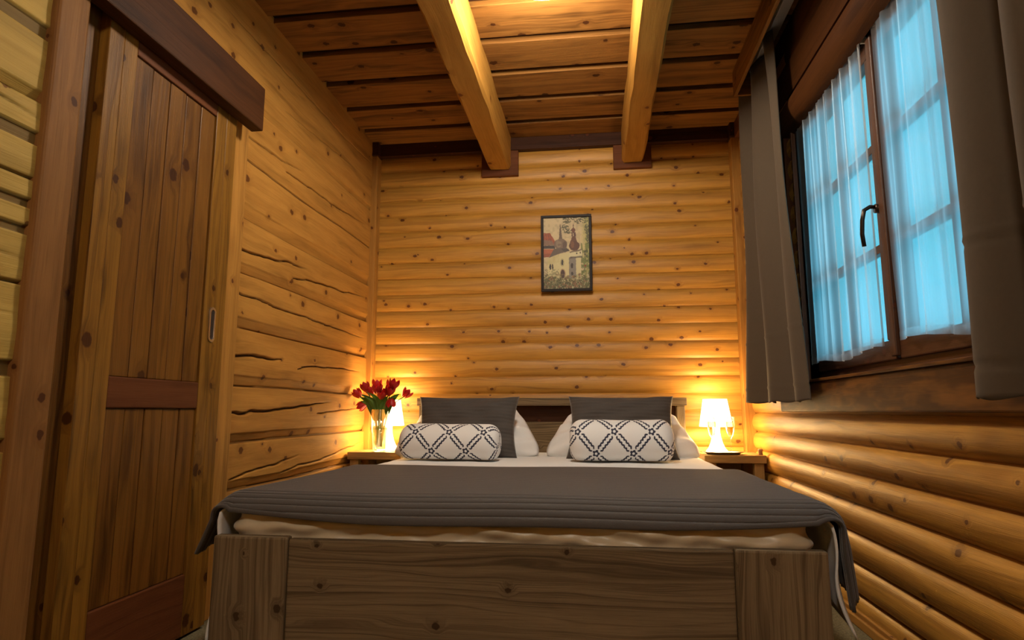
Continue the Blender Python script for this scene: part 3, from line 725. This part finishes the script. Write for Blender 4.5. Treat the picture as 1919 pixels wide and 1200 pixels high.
# (the lamp foot stands behind the tray)
t_.location = (.745, 3.927, .546); tag(t_, 'round silver tray under the champagne flutes', 'tray')
def flute():
    o = empty('champagne_flute', (.686, 3.925, .5503))
    g = MB(); g.lathe([(0, .0), (.030, .0), (.030, .0015), (.012, .004), (.0035, .010), (.003, .085), (.006, .092), (.015, .105), (.022, .135), (.0255, .17), (.0245, .212), (.0235, .212), (.0243, .17), (.0208, .136), (.0135, .107), (0, .098)], n=26)
    g.build('flute_glass', M['glass'], o, smooth=True)
    k = MB(); k.lathe([(0, .099), (.0128, .108), (.020, .136), (.0232, .165), (.0236, .185), (0, .185)], n=26); k.build('wine', M['wine'], o, smooth=True)
    return o
f1 = flute(); tag(f1, 'champagne flute on the tray, the one nearer the bed', 'glass', 'champagne flutes')
f2 = copy_tree(f1); f2.location = (.790, 3.925, .5503); tag(f2, 'champagne flute on the tray, the one nearer the window wall', 'glass', 'champagne flutes')
ck = MB(); ck.lathe([(0, 0), (.013, 0), (.0135, .004), (.012, .018), (.0145, .022), (.0145, .030), (.010, .034), (0, .035)], n=16)
ck = ck.build('bottle_cork', M['cork'], smooth=True); ck.location = (.948, 3.90, .5453); tag(ck, 'small brown cork at the outer corner of the right nightstand', 'cork')

# ------------------------------------------------------------------ vase and tulips
VX, VY = -1.350, 3.912
vz = .5455
v_ = empty('glass_vase', (VX, VY, vz)); tag(v_, 'tall clear glass vase filled with water on the left nightstand', 'vase')
g = MB(); g.lathe([(0, .0), (.036, .0), (.039, .004), (.0605, .262), (.0585, .262), (.037, .016), (0, .014)], n=32); g.build('glass_body', M['glass'], v_, smooth=True)
g = MB(); g.lathe([(0, .0145), (.0362, .0165), (.0488, .150), (0, .150)], n=32); g.build('water', M['water'], v_, smooth=True)
def bloom_mesh(op, seed):
    r = random.Random(seed); mb = MB()
    for k in range(6):
        a0 = k*PI/3+r.uniform(-.1, .1); inn = .86 if k % 2 else 1.0; ln = .050*r.uniform(.92, 1.08)
        def fn(u, v, a0=a0, inn=inn, ln=ln):
            wd = (math.sin(PI*min(1, v*.93+.05))**.7)*.62; a = a0+(u-.5)*2*wd
            rad = (.003+.0195*math.sin(PI*(.10+v*(.55+.02*op)))+op*.010*v*v)*inn
            return (rad*math.cos(a), rad*math.sin(a), ln*v-.004*abs(u-.5)*v)
        mb.grid(fn, 6, 9)
    return mb
tul = [(-1.487,.915),(-1.435,.952),(-1.393,.968),(-1.353,.935),(-1.308,.966),(-1.262,.962),(-1.219,.915),(-1.255,.838),(-1.470,.808),(-1.327,.903),(-1.285,.925),(-1.41,.925)]
where = ['leftmost red tulip at upper height of the bouquet', 'red tulip in the upper left of the bouquet, second from the left edge', 'tallest red tulip left of the bouquet centre', 'red tulip at the bouquet centre facing the room',
 'tallest red tulip right of the bouquet centre', 'red tulip at the upper right of the bouquet', 'rightmost red tulip standing out beside the bouquet', 'drooping red tulip in front of the lit lamp, right side', 'drooping red tulip low on the left of the vase',
 'red tulip low in the middle of the bouquet above the leaves', 'red tulip tucked right of the middle of the bouquet', 'red tulip behind the left leaves of the bouquet']
for k, (tx, tz) in enumerate(tul):
    r = random.Random(k+50); ty = VY+r.uniform(-.05, .06) if k not in (3, 9, 10) else VY-.045-.01*(k == 9)
    base = Vector((VX+r.uniform(-.022, .022), VY+r.uniform(-.022, .022), vz+.03)); rim = Vector((VX+(tx-VX)*.36, VY+(ty-VY)*.45, vz+.262))
    rim.x = max(VX-.048, min(VX+.048, rim.x)); tip = Vector((tx, ty, tz))
    droop = k in (7, 8)
    p3 = tip+Vector((0, 0, -.028)) if not droop else tip+Vector(((VX-tx)*.15, 0, .04))
    if droop: ctrl = [base, rim, Vector(((rim.x+tx)/2, ty, vz+.33)), p3]
    else: ctrl = [base, rim, (rim+p3)/2+Vector(((tx-VX)*.04, 0, .012)), p3]
    pts = []
    for q in range(17):  # catmull-rom
        t = q/16*3; i = min(int(t), 2); f = t-i; P = [ctrl[max(i-1, 0)], ctrl[i], ctrl[i+1], ctrl[min(i+2, 3)]]
        pts.append(.5*((2*P[1])+(P[2]-P[0])*f+(2*P[0]-5*P[1]+4*P[2]-P[3])*f*f+(-P[0]+3*P[1]-3*P[2]+P[3])*f**3))
    o = empty('tulip', base); tag(o, where[k], 'tulip', 'red tulips in the glass vase')
    mb = MB(); mb.tube([p-base for p in pts], .0032, 7); mb.build('stem', M['green'], o, smooth=True)
    d = (pts[-1]-pts[-2]).normalized()
    if droop: d = Vector(((tx-VX)*.6, -.02, -1)).normalized() if k == 7 else Vector((-.8, -.1, -.5)).normalized()
    else: d = (d+Vector(((tx-VX)*1.2, -.12, .55))).normalized()
    bm_ = bloom_mesh(r.choice([0, .25, .5]), k).build('bloom', M['red'], o, smooth=True, solid=.0008)
    bm_.rotation_mode = 'QUATERNION'; bm_.rotation_quaternion = d.to_track_quat('Z', 'Y'); bm_.location = pts[-1]-base-d*.002; bm_.scale = (1.38, 1.38, 1.25)
    # leaf
    for q in range(2):
        la = rim-base; side = 1 if r.random() > .5-(tx-VX)*3 else -1
        dirn = Vector((side*(.08+.55*r.random()), -.35*r.random()-.05, 1)).normalized(); ll = r.uniform(.09, .15)
        wv = dirn.cross(Vector((side*.5*r.random(), -1, .2))).normalized()
        def lf(u, v, la=la, dirn=dirn, wv=wv, ll=ll, side=side):
            c = la*(.70+.30*min(1, v*2))+dirn*ll*v+Vector((side*.03*v*v, -.008, -.03*v**3)); wd = .015*math.sin(PI*(v*.92+.06))**.8
            return c+wv*wd*(u-.5)*2+Vector((0, .007*(1-(2*u-1)**2), 0))
        mb = MB(); mb.grid(lf, 4, 14); mb.build('leaf', M['green'], o, smooth=True, solid=.0008)

# ------------------------------------------------------------------ picture
pic = empty('framed_painting', (-.174, 4.205, 1.865)); tag(pic, 'small black-framed painting of a church with onion domes on the log wall', 'picture')
pic.rotation_euler = (0, 0, 0)
PW, PH, PB = .345, .533, .018
fm = MB()
for b in (((-PW/2, PW/2), (0, .018), (-PH/2, -PH/2+PB), 'x'), ((-PW/2, PW/2), (0, .018), (PH/2-PB, PH/2), 'x'), ((-PW/2, -PW/2+PB), (0, .018), (-PH/2+PB, PH/2-PB), 'z'), ((PW/2-PB, PW/2), (0, .018), (-PH/2+PB, PH/2-PB), 'z')): fm.box(*b)
fm.build('picture_frame', M['blackframe'], pic, bevel=.002)
def painting(nx=230, ny=350):
    X_, Y_ = np.meshgrid(np.linspace(240, 790, nx+1), np.linspace(190, 1005, ny+1)); w_ = PW-2*PB+.002; h_ = PH-2*PB+.002
    n1 = vnoise(X_/28, Y_/28, 1); n2 = vnoise(X_/11, Y_/11, 2); n3 = vnoise(X_/60, Y_/60, 3); n4 = vnoise(X_/6, Y_/14, 4)
    L = lambda *c: np.array(s2l(*c)); img = np.zeros(X_.shape+(3,))+L(196, 178, 138)
    def put(m, c, a=1.):
        m = (m*a)[..., None]; img[:] = img*(1-m)+np.asarray(c)*m
    def poly(*p):
        ins = np.zeros(X_.shape, bool); xj = X_+(n2-.5)*7; yj = Y_+(n1-.5)*7
        for i in range(len(p)):
            (xa, ya), (xb, yb) = p[i], p[i-1]
            if ya == yb: continue
            c = ((ya > yj) != (yb > yj)) & (xj < (xb-xa)*(yj-ya)/(yb-ya)+xa); ins ^= c
        return ins.astype(float)
    el = lambda cx, cy, rx, ry: ((((X_+(n2-.5)*6-cx)/rx)**2+((Y_+(n1-.5)*6-cy)/ry)**2) < 1).astype(float)
    put(n3, L(214, 196, 150), .8); put((n1 > .62).astype(float), L(165, 150, 118), .4)
    put(np.clip((X_-690)/60, 0, 1)*(n3 > .25), L(150, 148, 62), .75); put(np.clip((X_-640)/80, 0, 1)*(n2 > .55), L(205, 190, 120), .6)
    put(((Y_ > 430) & (X_ > 690) & (n1 > .5)).astype(float), L(96, 112, 38), .8)
    for cx, cy, rx, ry in ((525, 222, 58, 38), (505, 320, 48, 52), (550, 350, 40, 30), (668, 235, 52, 36), (735, 225, 50, 40), (765, 330, 30, 60), (610, 205, 50, 18), (775, 440, 20, 60), (750, 600, 25, 50)):
        put(el(cx, cy, rx, ry)*(n2 > .42), L(62, 66, 34), .85)
    put(poly((240, 362), (318, 362), (388, 470), (370, 508), (240, 508)), L(166, 84, 48)); put(poly((240, 362), (318, 362), (388, 470), (370, 508), (240, 508))*(n4 > .5), L(120, 62, 44), .7)
    put(poly((240, 440), (350, 455), (365, 508), (240, 508)), L(128, 106, 84), .8); put(poly((240, 508), (380, 510), (380, 548), (240, 540)), L(62, 52, 48))
    put(poly((240, 545), (375, 552), (395, 592), (310, 635), (240, 640)), L(176, 96, 60)); put(poly((240, 600), (330, 600), (300, 640), (240, 640)), L(130, 70, 46), .7)
    put(poly((425, 455), (443, 262), (449, 262), (470, 455)), L(96, 78, 62))
    put(el(447, 495, 80, 62)+0, L(118, 98, 80)); put(el(425, 485, 34, 50)*(n1 > .35), L(146, 128, 104), .7); put(el(498, 510, 26, 48), L(84, 64, 54), .8)
    put(poly((370, 545), (520, 540), (560, 575), (430, 605), (300, 648), (320, 620)), L(98, 84, 72)); put(poly((455, 548), (520, 545), (555, 575), (480, 580)), L(70, 60, 56), .8)
    put(poly((600, 265), (606, 265), (612, 345), (594, 345)), L(90, 60, 44)); put(el(604, 338, 24, 26), L(104, 62, 44)); put(poly((582, 362), (630, 362), (632, 412), (580, 412)), L(86, 52, 40)); put(poly((596, 372), (606, 372), (606, 408), (596, 408)), L(190, 170, 130))
    put(poly((588, 412), (626, 412), (650, 480), (560, 480)), L(98, 58, 36)); put(el(612, 520, 62, 56), L(88, 50, 30)); put(el(590, 505, 20, 40), L(134, 84, 48), .6)
    put(poly((285, 655), (430, 612), (560, 592), (560, 880), (285, 880)), L(206, 196, 146)); put(poly((285, 655), (430, 612), (430, 700), (285, 730))*n1, L(180, 168, 112), .6)
    put(poly((545, 650), (640, 645), (640, 890), (545, 890)), L(128, 122, 112)); put(poly((630, 640), (692, 640), (690, 900), (630, 900)), L(204, 194, 146))
    put(poly((556, 585), (705, 560), (702, 640), (600, 655), (545, 640)), L(208, 200, 158)); put(poly((556, 585), (705, 556), (704, 575), (560, 600)), L(110, 92, 76), .9); put(poly((560, 645), (700, 636), (700, 656), (560, 665)), L(70, 58, 50), .8)
    for (x, y, a, b) in ((465, 706, 13, 32), (320, 752, 12, 34), (348, 752, 10, 34), (580, 745, 14, 28), (582, 832, 12, 22), (640, 608, 7, 12), (682, 600, 7, 12)): put(el(x, y, a, b), L(48, 40, 36))
    put(el(470, 835, 34, 60)*(Y_ < 880), L(176, 150, 110)); put(el(468, 835, 25, 50)*(Y_ < 885), L(66, 40, 34))
    for (x, y, a, b) in ((465, 706, 24, 44),): put(np.clip(el(x, y, a, b)-el(x, y, 17, 37), 0, 1), L(150, 140, 100), .8)
    g_ = np.clip((Y_-850+(n1-.5)*90)/40, 0, 1); put(g_, L(112, 106, 66)); put(g_*(n2 > .55), L(62, 66, 36), .85); put(g_*(n4 > .68), L(196, 186, 140), .8); put(g_*((n1 > .7) & (n4 > .4)), L(140, 78, 52), .6)
    put(((X_ > 690) & (Y_ > 640) & (n2 > .48)).astype(float), L(88, 96, 46), .75); put(((X_ < 420) & (Y_ > 780) & (n2 > .55)).astype(float), L(80, 86, 50), .6); put(el(738, 750, 12, 12), L(140, 50, 36))
    verts = np.stack([(X_-515)/550*w_, X_*0+.009+.0006*n4, -(Y_-597.5)/815*h_], -1).reshape(-1, 3)
    idx = np.arange((nx+1)*(ny+1)).reshape(ny+1, nx+1); q = np.stack([idx[:-1, :-1], idx[1:, :-1], idx[1:, 1:], idx[:-1, 1:]], -1).reshape(-1, 4)
    b = len(verts); V = verts.tolist()+[(-w_/2, .016, -h_/2), (w_/2, .016, -h_/2), (w_/2, .016, h_/2), (-w_/2, .016, h_/2)]
    me = bpy.data.meshes.new('canvas'); me.from_pydata(V, [], q.tolist()+[(b, b+3, b+2, b+1)]); me.materials.append(M['paint']); me.update()
    o = bpy.data.objects.new('canvas', me); C.objects.link(o); o.parent = pic
    col_attr(o, np.vstack([img.reshape(-1, 3)*.9, np.zeros((4, 3))+.3]))
painting()

# ------------------------------------------------------------------ curtains
def drapery(name, edge_far, edge_near, z0, z1, xc, folds, mat, label, seams=(), nu=110, nv=70, thick=.004, wob=.01, group=None):
    """hanging cloth along Y; edge_* and folds are functions of z fraction t (0 top, 1 bottom)"""
    mb = MB()
    def fn(u, v):
        ya, yb = edge_far(v), edge_near(v); y = ya+(yb-ya)*u; z = z1+(z0-z1)*v
        x = xc+folds(u, v); y += .35*wob*math.sin(u*19+v*2)
        for sz in seams:
            x += -.0035*math.exp(-((z-sz)/.004)**2)+.004*math.exp(-((z-sz+.006)/.004)**2)
        return (x, y, z+(.004*math.sin(u*40) if v == 1 else 0))
    mb.grid(fn, nu, nv, uvf=lambda u, v: (u*1.2, v*1.8))
    o = mb.build(name, mat, smooth=True, solid=thick); tag(o, label, 'curtain', group); return o
def lerp(a, b, t): return a+(b-a)*t
def foldL(u, v):
    tight = lerp(.034, .052, v)
    return -tight*math.sin(2*PI*(2.35*u**.85)+.5)*(1-.3*u*v)-.006*math.sin(11*u+7*v)-.004*math.sin(23*u-5*v)
drapery('curtain', lambda v: 3.62+.14*v, lambda v: lerp(3.02, 2.80, v**.9), .842, 2.66, .905, foldL, M['curtain'],
        'long taupe curtain hanging at the left side of the window, near the bedside corner', seams=(1.17, .915), nv=150, group='taupe curtains')
def foldR(u, v):
    return -.045*math.sin(2*PI*(2.1*u)+.4+.3*v)-.006*math.sin(9*u+6*v)-.035*max(0, math.sin(PI*min(1, max(0, (u-.35)/.3))))
drapery('curtain', lambda v: 1.58, lambda v: 1.0, .826, 2.66, .898, foldR, M['curtain'],
        'long taupe curtain hanging at the right side of the window, cut by the photo edge', seams=(1.19, .905), nv=150, group='taupe curtains')
# sheers
rr = random.Random(5)
def sheer_panel(y0, y1, label, cnt, lift):
    ph = [rr.uniform(0, 6) for _ in range(6)]
    def f(u, v):
        a = .012+.004*v
        return a*math.sin(2*PI*cnt*u+ph[0]+.8*math.sin(3*u+ph[1]))+.006*math.sin(2*PI*cnt*2.3*u+ph[2]+v)*(1-.3*v)+.004*math.sin(2*PI*(cnt*.5)*u+v*3+ph[3])
    mb = MB()
    def fn(u, v):
        y = lerp(y0, y1, u); z = lerp(2.172, 1.005+lift(u), v)
        return (1.006+f(u, v)*.55, y+.008*math.sin(u*31+v*4)*v, z)
    mb.grid(fn, 260, 40, uvf=lambda u, v: (u*1.0, v*1.2))
    # hem
    o = mb.build('sheer_curtain', M['sheer'], smooth=True); tag(o, label, 'sheer curtain', 'sheer curtains on the casements')
    hm = MB(); hm.grid(lambda u, v: (1.0045+f(u, 1)*.55, lerp(y0, y1, u)+.008*math.sin(u*31+4), 1.005+lift(u)+.028*v), 200, 1); hm.build('hem', M['sheer'], o, smooth=True)
    return o
sheer_panel(3.10, 2.335, 'gathered white sheer curtain on the left casement', 8, lambda u: .012*math.sin(u*9)+.012*u)
sheer_panel(2.245, 1.50, 'gathered white sheer curtain on the right casement, next to the window handle', 6, lambda u: .02*math.sin(u*5+1)+.01)
def rod(y0, y1, label):
    mb = MB(); mb.tube([(1.008, y0, 2.178), (1.008, y1, 2.178)], .005, 10)
    o = mb.build('curtain_rod', M['plastic'], smooth=True); tag(o, label, 'curtain rod', 'slim rods of the sheer curtains')
    for y in (y0, y1):
        k = MB(); k.lathe([(0, -.010), (.008, -.007), (.010, 0), (.008, .007), (0, .010)], n=14); e = k.build('end_cap', M['plastic'], o, smooth=True); e.location = (1.008, y, 2.178)
        k = MB(); k.box((1.010, 1.0305), (y-.004+(.02 if y < (y0+y1)/2 else -.02), y+.004+(.02 if y < (y0+y1)/2 else -.02)), (2.160, 2.184), 'x'); k.build('bracket', M['plastic'], o)
rod(3.105, 2.325, 'slim pale rod holding the sheer curtain of the left casement'); rod(2.255, 1.52, 'slim pale rod holding the sheer curtain of the right casement')

# pelmet box with the white curtain track inside
pl = empty('curtain_pelmet', (.81, 2.2, 2.56)); tag(pl, 'stained board pelmet box under the ceiling above the window', 'pelmet')
mb = MB(); mb.box((0, .02), (-1.4, 1.30), (0, .149), 'y'); mb.build('front_board', M['ceil'], pl, bevel=.003)
mb = MB(); mb.box((.0205, .165), (1.28, 1.30), (0, .149), 'x'); mb.build('end_board', M['ceil'], pl, bevel=.003)
tk = MB(); tk.box((.895, .945), (.85, 3.46), (2.672, 2.709), 'y'); tk = tk.build('curtain_track', M['whiterail'], bevel=.003); tag(tk, 'white curtain track fixed to the ceiling behind the pelmet', 'curtain track')

# ------------------------------------------------------------------ ceiling lamps
def ceiling_lamp(x, y, wt, label):
    o = empty('ceiling_lamp', (x, y, ZC)); tag(o, label, 'ceiling lamp')
    m = MB(); m.lathe([(0, -.0005), (.150, -.0005), (.152, -.012), (.146, -.03), (0, -.03)], n=44); m.build('mounting_plate', M['plastic'], o, smooth=True)
    m = MB(); m.lathe([(.165, -.031), (.172, -.040), (.165, -.060), (.13, -.080), (.07, -.092), (0, -.095)], n=48); m.build('glass_dome', M['opal'], o, smooth=True)
    lo = lamp_light(0, 0, 0, wt, CEILC, .10); lo.parent = o; lo.location = (0, 0, -.20); return o
ceiling_lamp(-.185, 2.475, CEIL_W, 'round white ceiling lamp glowing between the two beams')
ceiling_lamp(-.185, -.55, REAR_FILL_W, 'unseen round ceiling lamp added behind the camera as fill light')  # added out of view, fills the footboard and near left planks with light
